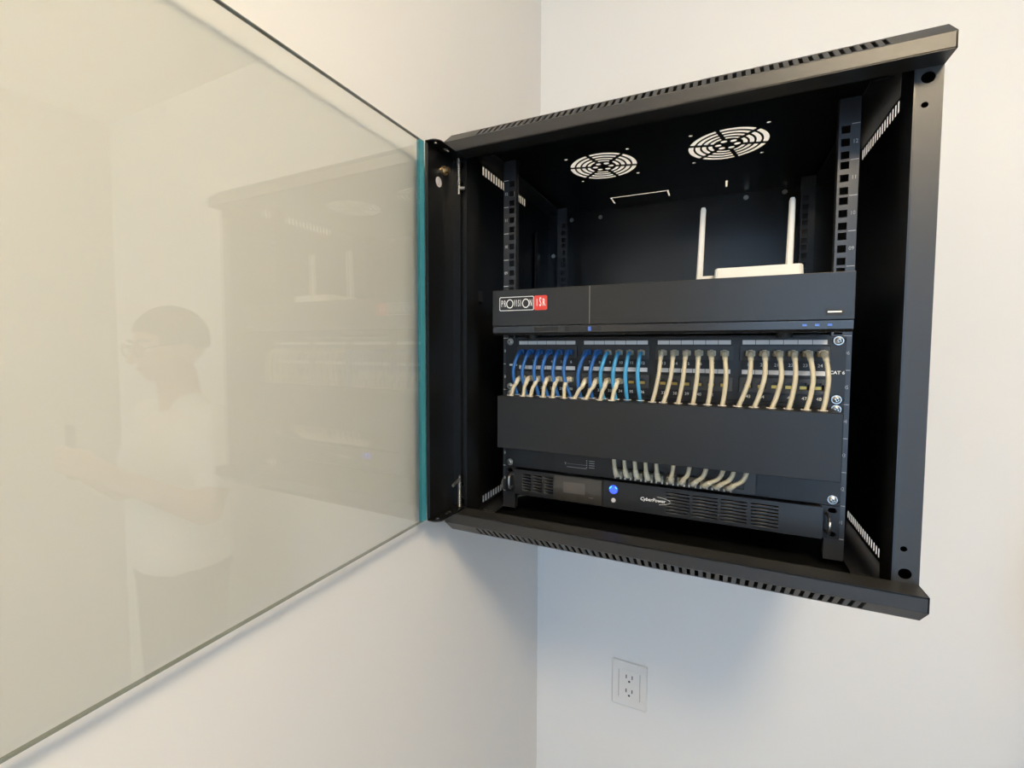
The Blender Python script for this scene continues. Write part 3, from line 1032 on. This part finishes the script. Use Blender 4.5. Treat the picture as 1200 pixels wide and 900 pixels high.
for q in prims:
    if q[0] == 'c':
        p0, d = _np.array(q[2]), _np.array(q[3] - q[2])
        t = _np.clip(((cen - p0) @ d) / (d @ d), 0, 1)
        ds = _np.linalg.norm(cen - p0 - t[:, None] * d, axis=1) - (q[4] + (q[5] - q[4]) * t)
    else:
        ds = (_np.linalg.norm((cen - _np.array(q[2])) / _np.array(q[3]), axis=1) - 1) * min(q[3])
    mk_ = ds < best
    best[mk_] = ds[mk_]; idx[mk_] = order.index(q[1])
body_me.polygons.foreach_set('material_index', idx)
body_me.polygons.foreach_set('use_smooth', [True] * nf)
person = bpy.data.objects.new('person', body_me)
COL.objects.link(person)
person.location = PO * S
WL[person.name] = PO
tag(person, 'person with short dark hair, glasses and pale shirt, reflected in the glass door', 'person')

def on_head(bm):
    for v in bm.verts:
        v.co = hd(v.co) + PO
    return bm
# hair cap
bm = bmesh.new()
bmesh.ops.create_icosphere(bm, subdivisions=5, radius=1)
for v in bm.verts:
    n = v.co.copy()
    p = Vector((n.x * 84, 12 + n.y * 106, 1657 + n.z * 103))
    line = 1690 + (p.y + 80) * -0.62 if p.y < 40 else 1612
    if abs(p.x) > 60 and p.y < 10:
        line = max(line - 28, 1640)
    f = max(0.0, min(1.0, (p.z - line) / 10 + 0.5))
    k = 0.86 + 0.14 * f + 0.012 * math.sin(p.x * 0.4 + p.y * 0.3) * f
    v.co = Vector((n.x * 84 * k, 12 + n.y * 106 * k, 1657 + n.z * 103 * k))
finish('hair', on_head(bm), 'hair', person, smooth=True)
for sx in (-1, 1):
    bm = bmesh.new()
    bmesh.ops.create_icosphere(bm, subdivisions=2, radius=11, matrix=Matrix.Translation((sx * 31, -74, 1640)))
    e = finish('eye', on_head(bm), 'eye', person, smooth=True)
    bm = bmesh.new()
    bmesh.ops.create_icosphere(bm, subdivisions=2, radius=5, matrix=Matrix.Translation((sx * 31, -81.5, 1639)))
    finish('iris', on_head(bm), 'iris', e, smooth=True)
bm = bmesh.new()
for sx in (-1, 1):
    tube(bm, [(sx * 34 + 25 * math.cos(t), -104, 1638 + 19 * math.sin(t)) for t in (k * math.pi / 12 for k in range(25))], 2.2, 6)
    tube(bm, spline([(sx * 58, -104, 1644), (sx * 80, -70, 1646), (sx * 87, 0, 1646), (sx * 86, 22, 1632)], 4), 2.0, 6)
tube(bm, [(-10, -106, 1644), (0, -110, 1647), (10, -106, 1644)], 2.0, 6)
gl = finish('spectacles', on_head(bm), 'frame', person)
for sx in (-1, 1):
    bm = bmesh.new()
    cyl(bm, (sx * 34, -103.5, 1638), (sx * 34, -105, 1638), 23, 23, 20)
    finish('spectacle_lens', on_head(bm), 'lens', gl)
bm = bmesh.new()
bmesh.ops.create_icosphere(bm, subdivisions=3, radius=1, matrix=Matrix.Translation((0, -95, 1580)) @ Matrix.Diagonal((22, 6, 4.5, 1)))
finish('lips', on_head(bm), 'lip', person, smooth=True)
for sx in (-1, 1):
    bm = bmesh.new()
    tube(bm, spline([(sx * 12, -92, 1660), (sx * 32, -93, 1667), (sx * 52, -80, 1662)], 4), 4, 6)
    finish('eyebrow', on_head(bm), 'hair', person, smooth=True)
bm = bmesh.new()
box(bm, -26, 26, -268, -261, 1268, 1418, 3, 2)
for v in bm.verts:
    v.co += PO
tag(finish('mobile_phone', bm, 'phone'), 'dark phone held in both hands by the reflected person', 'phone')
